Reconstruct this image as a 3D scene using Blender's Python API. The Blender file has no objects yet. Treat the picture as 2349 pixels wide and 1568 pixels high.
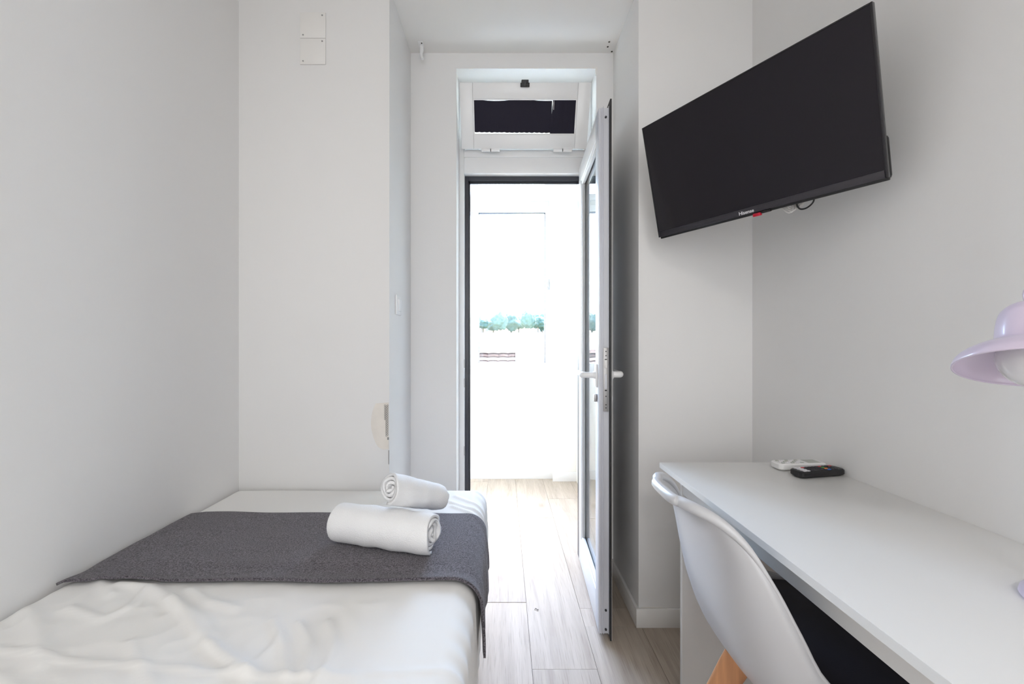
import bpy, bmesh, math, random
import numpy as np
from mathutils import Vector, Matrix, noise

random.seed(7)
sc = bpy.context.scene
COL = sc.collection

# ------------------------------------------------------------------ camera
cam_d = bpy.data.cameras.new('camera')
cam = bpy.data.objects.new('camera', cam_d)
COL.objects.link(cam)
cam.location = (0, 0, 1.12)
cam.rotation_euler = (math.pi / 2, 0, 0)
cam_d.sensor_fit = 'HORIZONTAL'
cam_d.sensor_width = 36.0
cam_d.lens = 980 * 36 / 2349
cam_d.shift_x = 19.5 / 2349
cam_d.shift_y = 6.0 / 2349
cam_d.clip_start = 0.02
cam_d.clip_end = 2000
sc.camera = cam

# ------------------------------------------------------------------ world, sun, fill lights, exposure
world = bpy.data.worlds.new('sky')
sc.world = world
world.use_nodes = True
wn = world.node_tree.nodes
wl = world.node_tree.links
wn.clear()
wo = wn.new('ShaderNodeOutputWorld')
wb = wn.new('ShaderNodeBackground')
ws = wn.new('ShaderNodeTexSky')
ws.sky_type = 'NISHITA'
ws.sun_disc = False
ws.sun_elevation = math.radians(62)
ws.sun_rotation = math.radians(27)
ws.dust_density = 2.0
ws.ozone_density = 1.5
wb.inputs['Strength'].default_value = 5.9
wl.new(ws.outputs[0], wb.inputs[0])
wl.new(wb.outputs[0], wo.inputs[0])

sun_d = bpy.data.lights.new('sun', 'SUN')
sun = bpy.data.objects.new('sun', sun_d)
COL.objects.link(sun)
sun.rotation_euler = Vector((-0.215, -0.44, -0.93)).to_track_quat('-Z', 'Y').to_euler()
sun_d.energy = 8.0
sun_d.angle = math.radians(0.6)
sun_d.color = (1.0, 0.95, 0.88)

# unseen fill light added under the ceiling, behind the camera
ceil_fill_d = bpy.data.lights.new('ceiling_fill_light', 'AREA')
ceil_fill = bpy.data.objects.new('ceiling_fill_light', ceil_fill_d)
COL.objects.link(ceil_fill)
ceil_fill.location = (0.30, -1.20, 2.42)
ceil_fill_d.shape = 'DISK'
ceil_fill_d.size = 0.45
ceil_fill_d.energy = 14.0
ceil_fill_d.color = (1.0, 0.985, 0.97)

# added soft fill before the rear wall, facing the far walls; no window there
rear_fill_d = bpy.data.lights.new('rear_fill_light', 'AREA')
rear_fill = bpy.data.objects.new('rear_fill_light', rear_fill_d)
COL.objects.link(rear_fill)
rear_fill.location = (0.08, -2.47, 1.32)
rear_fill.rotation_euler = (math.pi / 2, 0, 0)
rear_fill_d.shape = 'RECTANGLE'
rear_fill_d.size = 1.75
rear_fill_d.size_y = 2.1
rear_fill_d.energy = 25.0
rear_fill_d.color = (0.94, 0.97, 1.0)

# portal for the balcony glazing
por_d = bpy.data.lights.new('balcony_portal', 'AREA')
por = bpy.data.objects.new('balcony_portal', por_d)
COL.objects.link(por)
por.location = (-0.57, 3.66, 1.77)
por.rotation_euler = (-math.pi / 2, 0, 0)
por_d.shape = 'RECTANGLE'
por_d.size = 1.96
por_d.size_y = 1.7
por_d.cycles.is_portal = True

sc.view_settings.view_transform = 'Standard'
sc.view_settings.look = 'None'
sc.view_settings.gamma = 1.0
sc.view_settings.exposure = 0.28
sc.view_settings.use_curve_mapping = False
try:
    sc.cycles.max_bounces = 14
    sc.cycles.diffuse_bounces = 8
    sc.cycles.glossy_bounces = 6
    sc.cycles.transparent_max_bounces = 16
    sc.cycles.sample_clamp_indirect = 6.0
except Exception:
    pass


# ------------------------------------------------------------------ materials
def lin(c):
    c = c / 255.0
    return c / 12.92 if c <= 0.04045 else ((c + 0.055) / 1.055) ** 2.4


def rgb(r, g, b):
    return (lin(r), lin(g), lin(b), 1.0)


def mat(name, col, rough=0.5, metal=0.0, bump=0.0, bscale=200.0, vary=0.0, vscale=30.0, spec=0.5, coat=0.0,
        stretch=(1, 1, 1), detail=4.0, bdist=0.002):
    m = bpy.data.materials.new(name)
    m.use_nodes = True
    nt = m.node_tree
    p = nt.nodes['Principled BSDF']
    p.inputs['Base Color'].default_value = col
    p.inputs['Roughness'].default_value = rough
    p.inputs['Metallic'].default_value = metal
    p.inputs['Specular IOR Level'].default_value = spec
    p.inputs['Coat Weight'].default_value = coat
    if bump or vary:
        tc = nt.nodes.new('ShaderNodeTexCoord')
        mp = nt.nodes.new('ShaderNodeMapping')
        mp.inputs['Scale'].default_value = stretch
        nt.links.new(tc.outputs['Object'], mp.inputs[0])
    if bump:
        n = nt.nodes.new('ShaderNodeTexNoise')
        n.inputs['Scale'].default_value = bscale
        n.inputs['Detail'].default_value = detail
        nt.links.new(mp.outputs[0], n.inputs['Vector'])
        b = nt.nodes.new('ShaderNodeBump')
        b.inputs['Strength'].default_value = bump
        b.inputs['Distance'].default_value = bdist
        nt.links.new(n.outputs['Fac'], b.inputs['Height'])
        nt.links.new(b.outputs[0], p.inputs['Normal'])
    if vary:
        n2 = nt.nodes.new('ShaderNodeTexNoise')
        n2.inputs['Scale'].default_value = vscale
        n2.inputs['Detail'].default_value = 3.0
        nt.links.new(mp.outputs[0], n2.inputs['Vector'])
        r = nt.nodes.new('ShaderNodeValToRGB')
        r.color_ramp.elements[0].position = 0.3
        r.color_ramp.elements[1].position = 0.7
        r.color_ramp.elements[0].color = tuple(c * (1 - vary) for c in col[:3]) + (1,)
        r.color_ramp.elements[1].color = tuple(min(1, c * (1 + vary)) for c in col[:3]) + (1,)
        nt.links.new(n2.outputs['Fac'], r.inputs[0])
        nt.links.new(r.outputs[0], p.inputs['Base Color'])
    return m


def thin_glass(name, tint=(0.97, 0.99, 0.985, 1)):
    m = bpy.data.materials.new(name)
    m.use_nodes = True
    nt = m.node_tree
    nt.nodes.clear()
    o = nt.nodes.new('ShaderNodeOutputMaterial')
    mx = nt.nodes.new('ShaderNodeMixShader')
    t = nt.nodes.new('ShaderNodeBsdfTransparent')
    t.inputs[0].default_value = tint
    g = nt.nodes.new('ShaderNodeBsdfGlossy')
    g.inputs['Roughness'].default_value = 0.0
    lw = nt.nodes.new('ShaderNodeLayerWeight')
    lw.inputs['Blend'].default_value = 0.5
    pw = nt.nodes.new('ShaderNodeMath'); pw.operation = 'POWER'; pw.inputs[1].default_value = 4.0
    ma = nt.nodes.new('ShaderNodeMath'); ma.operation = 'MULTIPLY_ADD'
    ma.inputs[1].default_value = 0.9; ma.inputs[2].default_value = 0.03
    nt.links.new(lw.outputs['Facing'], pw.inputs[0])
    nt.links.new(pw.outputs[0], ma.inputs[0])
    nt.links.new(ma.outputs[0], mx.inputs[0])
    nt.links.new(t.outputs[0], mx.inputs[1])
    nt.links.new(g.outputs[0], mx.inputs[2])
    nt.links.new(mx.outputs[0], o.inputs[0])
    return m


def wood_floor(name):
    m = bpy.data.materials.new(name)
    m.use_nodes = True
    nt = m.node_tree
    p = nt.nodes['Principled BSDF']
    p.inputs['Roughness'].default_value = 0.5
    p.inputs['Specular IOR Level'].default_value = 0.25
    N = nt.nodes.new
    L = nt.links.new
    geo = N('ShaderNodeNewGeometry')
    oi = N('ShaderNodeObjectInfo')
    off = N('ShaderNodeVectorMath'); off.operation = 'SCALE'
    cv = N('ShaderNodeCombineXYZ')
    L(oi.outputs['Random'], cv.inputs[0]); L(oi.outputs['Random'], cv.inputs[1])
    L(cv.outputs[0], off.inputs[0]); off.inputs['Scale'].default_value = 17.0
    add = N('ShaderNodeVectorMath'); add.operation = 'ADD'
    L(geo.outputs['Position'], add.inputs[0]); L(off.outputs[0], add.inputs[1])
    mp = N('ShaderNodeMapping'); mp.inputs['Scale'].default_value = (16, 1.1, 1)
    L(add.outputs[0], mp.inputs[0])
    n1 = N('ShaderNodeTexNoise'); n1.inputs['Scale'].default_value = 1.6; n1.inputs['Detail'].default_value = 8
    n1.inputs['Roughness'].default_value = 0.62; n1.inputs['Distortion'].default_value = 0.6
    L(mp.outputs[0], n1.inputs['Vector'])
    r1 = N('ShaderNodeValToRGB')
    r1.color_ramp.elements[0].position = 0.30
    r1.color_ramp.elements[1].position = 0.66
    r1.color_ramp.elements[0].color = rgb(166, 152, 138)
    r1.color_ramp.elements[1].color = rgb(189, 177, 163)
    L(n1.outputs['Fac'], r1.inputs[0])
    # fine pores
    mp2 = N('ShaderNodeMapping'); mp2.inputs['Scale'].default_value = (120, 4, 1)
    L(add.outputs[0], mp2.inputs[0])
    n2 = N('ShaderNodeTexNoise'); n2.inputs['Scale'].default_value = 2.0; n2.inputs['Detail'].default_value = 3
    L(mp2.outputs[0], n2.inputs['Vector'])
    r2 = N('ShaderNodeValToRGB')
    r2.color_ramp.elements[0].position = 0.28; r2.color_ramp.elements[1].position = 0.46
    r2.color_ramp.elements[0].color = (0.80, 0.78, 0.76, 1); r2.color_ramp.elements[1].color = (1, 1, 1, 1)
    L(n2.outputs['Fac'], r2.inputs[0])
    mul = N('ShaderNodeMixRGB'); mul.blend_type = 'MULTIPLY'; mul.inputs[0].default_value = 1
    L(r1.outputs[0], mul.inputs[1]); L(r2.outputs[0], mul.inputs[2])
    # knots
    mp3 = N('ShaderNodeMapping'); mp3.inputs['Scale'].default_value = (5.5, 2.6, 1)
    L(add.outputs[0], mp3.inputs[0])
    vo = N('ShaderNodeTexVoronoi'); vo.inputs['Scale'].default_value = 1.0
    L(mp3.outputs[0], vo.inputs['Vector'])
    r3 = N('ShaderNodeValToRGB')
    r3.color_ramp.elements[0].position = 0.03; r3.color_ramp.elements[1].position = 0.16
    r3.color_ramp.elements[0].color = (0.62, 0.58, 0.55, 1); r3.color_ramp.elements[1].color = (1, 1, 1, 1)
    L(vo.outputs['Distance'], r3.inputs[0])
    mul2 = N('ShaderNodeMixRGB'); mul2.blend_type = 'MULTIPLY'; mul2.inputs[0].default_value = 0.6
    L(mul.outputs[0], mul2.inputs[1]); L(r3.outputs[0], mul2.inputs[2])
    # tint of each plank
    mr = N('ShaderNodeMapRange'); mr.inputs[3].default_value = 0.93; mr.inputs[4].default_value = 1.06
    L(oi.outputs['Random'], mr.inputs[0])
    hv = N('ShaderNodeHueSaturation')
    L(mr.outputs[0], hv.inputs['Value']); L(mul2.outputs[0], hv.inputs['Color'])
    L(hv.outputs[0], p.inputs['Base Color'])
    b = N('ShaderNodeBump'); b.inputs['Strength'].default_value = 0.12; b.inputs['Distance'].default_value = 0.001
    L(n2.outputs['Fac'], b.inputs['Height']); L(b.outputs[0], p.inputs['Normal'])
    return m


def speckle_fabric(name, dark, light, scale, bump):
    m = bpy.data.materials.new(name)
    m.use_nodes = True
    nt = m.node_tree
    p = nt.nodes['Principled BSDF']
    p.inputs['Roughness'].default_value = 0.95
    p.inputs['Specular IOR Level'].default_value = 0.15
    p.inputs['Sheen Weight'].default_value = 0.25
    p.inputs['Sheen Roughness'].default_value = 0.5
    geo = nt.nodes.new('ShaderNodeNewGeometry')
    n = nt.nodes.new('ShaderNodeTexNoise')
    n.inputs['Scale'].default_value = scale
    n.inputs['Detail'].default_value = 5
    n.inputs['Roughness'].default_value = 0.7
    nt.links.new(geo.outputs['Position'], n.inputs['Vector'])
    r = nt.nodes.new('ShaderNodeValToRGB')
    r.color_ramp.elements[0].position = 0.40
    r.color_ramp.elements[1].position = 0.60
    r.color_ramp.elements[0].color = dark
    r.color_ramp.elements[1].color = light
    nt.links.new(n.outputs['Fac'], r.inputs[0])
    nt.links.new(r.outputs[0], p.inputs['Base Color'])
    b = nt.nodes.new('ShaderNodeBump')
    b.inputs['Strength'].default_value = bump
    b.inputs['Distance'].default_value = 0.003
    nt.links.new(n.outputs['Fac'], b.inputs['Height'])
    nt.links.new(b.outputs[0], p.inputs['Normal'])
    return m


M = {}
M['wall'] = mat('wall_paint', rgb(228, 227, 226), 0.75, bump=0.06, bscale=90, spec=0.25, bdist=0.003)
M['ceil'] = mat('ceiling_paint', rgb(230, 228, 225), 0.85, bump=0.06, bscale=70, spec=0.2, bdist=0.003)
M['balcony'] = mat('balcony_paint', rgb(238, 235, 228), 0.8, bump=0.05, bscale=80, spec=0.2)
M['base'] = mat('baseboard_paint', rgb(230, 228, 225), 0.35, bump=0.02, bscale=60)
M['subfloor'] = mat('subfloor', rgb(58, 50, 44), 0.9, bump=0.1, bscale=50)
M['plank'] = wood_floor('pale_oak_laminate')
M['pvc'] = mat('white_pvc', rgb(232, 232, 232), 0.28, bump=0.01, bscale=40)
M['alu'] = mat('grey_white_profile', rgb(205, 206, 212), 0.35, bump=0.01, bscale=60)
M['gasket'] = mat('dark_gasket', rgb(46, 47, 54), 0.3, bump=0.02, bscale=80)
M['black'] = mat('black_plastic', rgb(22, 22, 24), 0.4, bump=0.03, bscale=300)
M['steel'] = mat('brushed_steel', rgb(168, 166, 166), 0.38, 0.6, bump=0.05, bscale=200)
M['film'] = mat('dark_film', rgb(28, 25, 40), 0.6, bump=0.2, bscale=9, bdist=0.004, detail=2, spec=0.2)
M['glass'] = thin_glass('clear_glass')
M['sheet'] = mat('white_cotton', rgb(232, 231, 229), 0.85, bump=0.05, bscale=900, spec=0.2, bdist=0.001)
M['terry'] = mat('white_terry', rgb(240, 240, 241), 0.95, bump=0.55, bscale=420, spec=0.1, bdist=0.004, detail=6)
M['runner'] = speckle_fabric('grey_wool', rgb(44, 40, 46), rgb(122, 116, 124), 300, 0.9)
M['desk'] = mat('white_laminate', rgb(226, 225, 223), 0.38, bump=0.015, bscale=300)
M['deskedge'] = mat('white_edge_band', rgb(232, 231, 229), 0.3, bump=0.01, bscale=100)
M['shell'] = mat('white_polypropylene', rgb(196, 196, 199), 0.30, bump=0.015, bscale=500)
M['pad'] = mat('charcoal_leatherette', rgb(42, 39, 48), 0.55, bump=0.1, bscale=400)
M['beech'] = mat('beech_wood', rgb(206, 150, 108), 0.45, bump=0.05, bscale=14, vary=0.12, vscale=9, stretch=(9, 9, 1))
M['lilac'] = mat('lilac_enamel', rgb(207, 194, 212), 0.28, bump=0.01, bscale=60, coat=0.3)
M['bulb'] = mat('opal_glass', rgb(214, 212, 214), 0.15, bump=0.005, bscale=30, coat=0.5)
M['screen'] = mat('black_screen', rgb(18, 13, 22), 0.09, bump=0.002, bscale=3, spec=0.4)
M['bezel'] = mat('glossy_black_bezel', rgb(26, 24, 29), 0.18, bump=0.004, bscale=40)
M['chin'] = mat('dark_grey_bezel', rgb(44, 41, 47), 0.32, bump=0.01, bscale=90)
M['logo'] = mat('silver_lettering', rgb(215, 213, 216), 0.4, bump=0.01, bscale=90)
M['red'] = mat('red_plastic', rgb(190, 24, 52), 0.3, bump=0.01, bscale=90)
M['cable_w'] = mat('white_cable', rgb(206, 203, 200), 0.45, bump=0.02, bscale=90)
M['key_dark'] = mat('grey_rubber_key', rgb(52, 50, 54), 0.6, bump=0.02, bscale=300)
M['key_white'] = mat('white_key', rgb(222, 220, 224), 0.5, bump=0.02, bscale=300)
M['key_red'] = mat('red_key', rgb(190, 60, 70), 0.5, bump=0.02, bscale=300)
M['key_green'] = mat('green_key', rgb(60, 150, 70), 0.5, bump=0.02, bscale=300)
M['key_orange'] = mat('orange_key', rgb(230, 130, 50), 0.5, bump=0.02, bscale=300)
M['key_blue'] = mat('blue_key', rgb(50, 110, 200), 0.5, bump=0.02, bscale=300)
M['remote_w'] = mat('white_abs', rgb(224, 223, 222), 0.4, bump=0.02, bscale=200)
M['key_grey'] = mat('pale_grey_key', rgb(176, 178, 172), 0.5, bump=0.02, bscale=300)
M['plaster'] = mat('raw_plaster', rgb(226, 220, 212), 0.9, bump=0.2, bscale=60, vary=0.04, vscale=20)
M['wire'] = mat('galvanised_mesh', rgb(150, 148, 146), 0.45, 0.4, bump=0.05, bscale=200)
M['hole'] = mat('dark_hole', rgb(60, 56, 52), 0.9, bump=0.05, bscale=80)
M['tile'] = mat('terracotta', rgb(104, 82, 70), 0.85, bump=0.2, bscale=30, vary=0.15, vscale=3)
M['roofred'] = mat('red_roof', rgb(160, 104, 86), 0.85, bump=0.2, bscale=3, vary=0.1, vscale=1)
M['house_w'] = mat('white_render', rgb(236, 232, 224), 0.85, bump=0.1, bscale=3)
M['house_p'] = mat('pink_render', rgb(160, 88, 94), 0.85, bump=0.1, bscale=3)
M['house_c'] = mat('cream_render', rgb(236, 222, 200), 0.85, bump=0.1, bscale=3)
M['house_win'] = mat('window_dark', rgb(90, 92, 100), 0.2, bump=0.01, bscale=3)
M['leaf'] = mat('far_foliage', rgb(52, 68, 58), 0.9, bump=0.5, bscale=2, vary=0.2, vscale=0.6, bdist=0.3)
M['bark'] = mat('bark', rgb(110, 94, 80), 0.9, bump=0.3, bscale=5)
M['earth'] = mat('hill_ground', rgb(150, 150, 124), 0.95, bump=0.3, bscale=0.5, vary=0.15, vscale=0.05)


# ------------------------------------------------------------------ helpers
def link(name, me, m, parent=None):
    o = bpy.data.objects.new(name, me)
    COL.objects.link(o)
    if m is not None and not me.materials:
        me.materials.append(m)
    if parent is not None:
        o.parent = parent
    return o


def obj(name, bm, m, parent=None, smooth=False):
    me = bpy.data.meshes.new(name)
    bmesh.ops.recalc_face_normals(bm, faces=bm.faces)
    bm.to_mesh(me)
    bm.free()
    if smooth:
        for p in me.polygons:
            p.use_smooth = True
        if smooth != 'all':
            try:
                me.set_sharp_from_angle(angle=math.radians(38))
            except Exception:
                pass
    return link(name, me, m, parent)


def tag(o, label, cat, group=None):
    o['label'] = label
    o['category'] = cat
    if group:
        o['group'] = group
    return o


def thing(name, label, cat, loc=(0, 0, 0), rot=(0, 0, 0), group=None):
    o = bpy.data.objects.new(name, None)
    COL.objects.link(o)
    o.location = loc
    o.rotation_euler = rot
    o.empty_display_size = 0.05
    return tag(o, label, cat, group)


def struct(o, label=None, cat=None):
    o['kind'] = 'structure'
    if label:
        o['label'] = label
    if cat:
        o['category'] = cat
    return o


def bx(bm, x0, x1, y0, y1, z0, z1, bev=0.0, seg=2):
    r = bmesh.ops.create_cube(bm, size=1.0)
    vs = r['verts']
    for v in vs:
        v.co = Vector(((x0 + x1) / 2 + v.co.x * (x1 - x0), (y0 + y1) / 2 + v.co.y * (y1 - y0),
                       (z0 + z1) / 2 + v.co.z * (z1 - z0)))
    if bev > 0:
        es = list({e for v in vs for e in v.link_edges})
        bmesh.ops.bevel(bm, geom=es, offset=bev, segments=seg, affect='EDGES', profile=0.5)
    return bm


def box(name, x0, x1, y0, y1, z0, z1, m, parent=None, bev=0.0, seg=2):
    return obj(name, bx(bmesh.new(), x0, x1, y0, y1, z0, z1, bev, seg), m, parent, smooth=bev > 0)


def cyl(bm, p0, p1, r0, r1=None, n=16, caps=True):
    r1 = r0 if r1 is None else r1
    p0 = Vector(p0); p1 = Vector(p1)
    d = (p1 - p0).normalized()
    a = d.orthogonal().normalized()
    b = d.cross(a)
    A, B = [], []
    for i in range(n):
        t = 2 * math.pi * i / n
        o = a * math.cos(t) + b * math.sin(t)
        A.append(bm.verts.new(p0 + o * r0))
        B.append(bm.verts.new(p1 + o * r1))
    for i in range(n):
        j = (i + 1) % n
        bm.faces.new((A[i], A[j], B[j], B[i]))
    if caps:
        bm.faces.new(A[::-1])
        bm.faces.new(B)
    return bm


def catmull(P, n, closed=False):
    P = [Vector(p) for p in P]
    out = []
    N = len(P)
    for i in range(N if closed else N - 1):
        if closed:
            a, b, c, d = P[(i - 1) % N], P[i], P[(i + 1) % N], P[(i + 2) % N]
        else:
            b, c = P[i], P[i + 1]
            a = P[i - 1] if i > 0 else b + (b - c)
            d = P[i + 2] if i + 2 < N else c + (c - b)
        for k in range(n):
            t = k / n
            out.append(0.5 * ((2 * b) + (c - a) * t + (2 * a - 5 * b + 4 * c - d) * t * t + (3 * b - a - 3 * c + d) * t ** 3))
    if not closed:
        out.append(P[-1].copy())
    return out


def tube(bm, pts, r, n=8, caps=True):
    pts = [Vector(p) for p in pts]
    rs = r if isinstance(r, (list, tuple)) else [r] * len(pts)
    rings = []
    up = None
    for i, p in enumerate(pts):
        d = (pts[min(i + 1, len(pts) - 1)] - pts[max(i - 1, 0)]).normalized()
        if up is None:
            up = d.orthogonal().normalized()
        up = (up - d * up.dot(d)).normalized()
        s = d.cross(up)
        rings.append([bm.verts.new(p + (up * math.cos(2 * math.pi * k / n) + s * math.sin(2 * math.pi * k / n)) * rs[i]) for k in range(n)])
    for a, b in zip(rings, rings[1:]):
        for k in range(n):
            bm.faces.new((a[k], a[(k + 1) % n], b[(k + 1) % n], b[k]))
    if caps:
        bm.faces.new(rings[0][::-1])
        bm.faces.new(rings[-1])
    return bm


def lathe(bm, prof, n=40):
    rings = []
    for (r, z) in prof:
        if r < 1e-6:
            rings.append([bm.verts.new((0, 0, z))])
        else:
            rings.append([bm.verts.new((r * math.cos(2 * math.pi * k / n), r * math.sin(2 * math.pi * k / n), z)) for k in range(n)])
    for a, b in zip(rings, rings[1:]):
        for k in range(n):
            k2 = (k + 1) % n
            if len(a) == 1 and len(b) == 1:
                continue
            if len(a) == 1:
                bm.faces.new((a[0], b[k2], b[k]))
            elif len(b) == 1:
                bm.faces.new((a[k], a[k2], b[0]))
            else:
                bm.faces.new((a[k], a[k2], b[k2], b[k]))
    return bm


def grid(bm, P, closed_u=False):
    """P: rows of points"""
    V = [[bm.verts.new(p) for p in row] for row in P]
    for a, b in zip(V, V[1:]):
        n = len(a)
        for k in range(n if closed_u else n - 1):
            bm.faces.new((a[k], a[(k + 1) % n], b[(k + 1) % n], b[k]))
    return V


# ------------------------------------------------------------------ room shell
XL, XR = -1.053, 0.990          # room side walls
YB, YF = -2.50, 1.70            # rear wall, far wall faces
NL, NR, YN = -0.4535, 0.5370, 2.09   # niche sides, niche back
OL, OR, OT = -0.230, 0.454, 2.470    # door opening in the niche back
YO = 2.30                       # outer face of that wall
HC = 2.545                      # ceiling
BL, BR, YW = -1.60, 0.598, 3.575     # balcony
HB = 2.66

floor = struct(box('floor', -1.70, 1.10, -2.60, 3.75, -0.10, -0.008, M['subfloor']))
PW = 0.225
px0 = 0.0987


def plank(x0, x1, y0, y1):
    g = 0.0007
    o = box('plank', -(x1 - x0) / 2 + g, (x1 - x0) / 2 - g, -(y1 - y0) / 2, (y1 - y0) / 2, -0.008, 0.0, M['plank'], floor)
    o.location = ((x0 + x1) / 2, (y0 + y1) / 2, 0)
    return o


known = {-1: [(1.857, 0.0042)], 0: [(2.765, 0.0034)], 1: [(1.815, 0.0012)]}
for k in range(-8, 5):
    x0, x1 = px0 + k * PW, px0 + (k + 1) * PW
    rnd = random.Random(100 + k)
    y = -1.2 - rnd.random() * 0.5
    ends = []
    base = known[k][0][0] if k in known else rnd.uniform(1.2, 2.4)
    gap = known[k][0][1] if k in known else 0.0012
    for i in range(-5, 4):
        ends.append((base + i * 1.29, gap if i == 0 else 0.0012))
    prev = None
    for (yj, gj) in ends:
        if prev is not None:
            a, b = prev[0] + prev[1] / 2, yj - gj / 2
            # keep each plank inside room, niche or balcony
            for (rx0, rx1, ry0, ry1) in ((XL, XR, YB, YF), (NL, NR, YF, YO), (BL, BR, YO, YW)):
                cx0, cx1 = max(x0, rx0), min(x1, rx1)
                cy0, cy1 = max(a, ry0), min(b, ry1)
                # a plank that runs on from room into niche and balcony stays one piece
                if rx0 == NL and x0 >= NL and x1 <= NR:
                    continue
                if rx0 == XL and x0 >= NL and x1 <= NR:
                    cy1 = min(b, YW)
                if rx0 == BL and x0 >= NL and x1 <= NR:
                    continue
                if cx1 - cx0 > 0.01 and cy1 - cy0 > 0.01:
                    plank(cx0, cx1, cy0, cy1)
        prev = (yj, gj)

struct(box('wall_left', XL - 0.10, XL, YB - 0.1, YF, -0.01, HC, M['wall']))
struct(box('wall_right', XR, XR + 0.10, YB - 0.1, YF, -0.01, HC, M['wall']))
struct(box('wall_rear', XL, XR, YB - 0.1, YB, -0.01, HC, M['wall']))
wbl = struct(box('wall_back_left', XL - 0.10, NL, YF, YO, -0.01, HC, M['wall'], bev=0.003))
wbr = struct(box('wall_back_right', NR, XR + 0.10, YF, YO, -0.01, HC, M['wall'], bev=0.003))
bm = bmesh.new()
bx(bm, NL, OL, YN, YO, -0.01, HC)
bx(bm, OR, NR, YN, YO, -0.01, HC)
bx(bm, OL, OR, YN, YO, OT, HC)
struct(obj('wall_niche', bm, M['wall']))
ceil = struct(box('ceiling', XL - 0.1, XR + 0.1, YB - 0.1, YO, HC, HC + 0.1, M['ceil']))

# chipped paint along the lintel edge
bm = bmesh.new()
rnd = random.Random(4)
x = -0.17
while x < 0.44:
    w = rnd.uniform(0.01, 0.06)
    if x > 0.03 or rnd.random() < 0.4:
        bx(bm, x, min(x + w, 0.452), YN - 0.0012, YN + 0.01, OT - 0.0015, OT + rnd.uniform(0.001, 0.006))
    x += w + rnd.uniform(0.0, 0.05)
bx(bm, OR - 0.004, OR + 0.006, YN - 0.0012, YN + 0.01, OT - 0.03, OT + 0.008)
lc = obj('lintel_chips', bm, M['base'], bpy.data.objects['wall_niche'])

# raw plaster and galvanised corner mesh low on the niche corner
bm = bmesh.new()
pts = [(-0.508, 0.76), (-0.526, 0.80), (-0.527, 0.86), (-0.518, 0.885), (-0.506, 0.888), (-0.4575, 0.89), (-0.4575, 0.72), (-0.475, 0.715), (-0.498, 0.72)]
pp = catmull([(a, 0, b) for a, b in pts[:5]], 4) + [Vector((a, 0, b)) for a, b in pts[5:]]
pp = [Vector((-0.4575, 0, 0.890)), Vector((-0.4575, 0, 0.705))] + catmull([(-0.478, 0, 0.703), (-0.500, 0, 0.716), (-0.517, 0, 0.752), (-0.5265, 0, 0.80), (-0.522, 0, 0.85), (-0.508, 0, 0.886)], 4)
f0 = [bm.verts.new((p.x, YF - 0.0018, p.z)) for p in pp]
f1 = [bm.verts.new((p.x, YF + 0.002, p.z)) for p in pp]
bm.faces.new(f0)
for i in range(len(f0)):
    j = (i + 1) % len(f0)
    bm.faces.new((f0[i], f0[j], f1[j], f1[i]))
pl = obj('plaster_patch', bm, M['plaster'], wbl)
pl['label'] = 'bare beige plaster patch beside the niche corner'
bm = bmesh.new()
for c in range(3):
    for r in range(14):
        zc = 0.878 - r * 0.0088 - (c % 2) * 0.0044
        xc = -0.4605 - c * 0.0052
        if c == 2 and r > 6:
            continue
        ring = [(xc + 0.0030 * math.cos(t), YF - 0.0028, zc + 0.0042 * math.sin(t)) for t in [i * math.pi / 3 for i in range(7)]]
        tube(bm, ring, 0.0007, 4)
bx(bm, -0.462, -0.4555, YF - 0.003, YF - 0.001, 0.742, 0.752)
bx(bm, -0.4570, -0.4545, YF - 0.0035, YF - 0.001, 0.645, 0.70)
cm = obj('corner_mesh', bm, M['wire'], wbl)
cm['label'] = 'exposed galvanised corner mesh in the plaster patch'

# baseboards
def bb(name, x0, x1, y0, y1):
    return struct(box(name, x0, x1, y0, y1, 0.0, 0.074, M['base'], bev=0.002))
bb('baseboard_back', NR - 0.012, XR, YF - 0.012, YF)
bb('baseboard_niche_right', NR - 0.012, NR, YF - 0.012 + 0.0125, YN)
bb('baseboard_right', XR - 0.012, XR, YB, YF - 0.0125)
bb('baseboard_niche_left', NL, NL + 0.012, YF, YN)
bb('baseboard_rear', XL, XR - 0.0125, YB, YB + 0.012)
# grime line on the top of the board
gl = box('grime_line', 0.548, 0.632, YF - 0.0012, YF + 0.002, 0.0745, 0.0765, M['plaster'], bpy.data.objects['baseboard_back'])

# balcony shell
struct(box('wall_balcony_left', BL - 0.1, BL, YO, YW, -0.01, HB, M['balcony']))
struct(box('wall_balcony_right', BR, BR + 0.1, YO, YW + 0.12, -0.01, HB, M['balcony']))
bm = bmesh.new()
bx(bm, BL - 0.1, 0.415, YW, YW + 0.12, -0.01, 0.895)
bx(bm, BL - 0.1, 0.415, YW, YW + 0.12, 2.62, HB)
struct(obj('wall_balcony_front', bm, M['balcony']))
struct(box('pillar', 0.415, BR, YW - 0.068, YW + 0.12, -0.01, HB, M['balcony'], bev=0.003))
struct(box('ceiling_balcony', BL - 0.1, BR + 0.1, YO, YW + 0.12, HB, HB + 0.1, M['balcony']))
struct(box('wall_outer_left', BL - 0.1, XL - 0.10, YO - 0.1, YO, -0.01, HB, M['balcony']))
struct(box('wall_outer_top', XL - 0.1, XR + 0.1, YO - 0.05, YO, HC + 0.1, HB + 0.1, M['balcony']))
struct(box('baseboard_balcony', BL, 0.4145, YW - 0.012, YW, 0.0, 0.078, M['base'], bev=0.002))
struct(box('baseboard_pillar', 0.403, BR, YW - 0.080, YW - 0.068, 0.0, 0.078, M['base'], bev=0.002))

# ------------------------------------------------------------------ balcony window (window_1)
win = struct(box('window_1', -1.60, 0.415, YW + 0.02, YW + 0.08, 0.895, 0.915, M['pvc'], bev=0.002), None, None)


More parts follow.
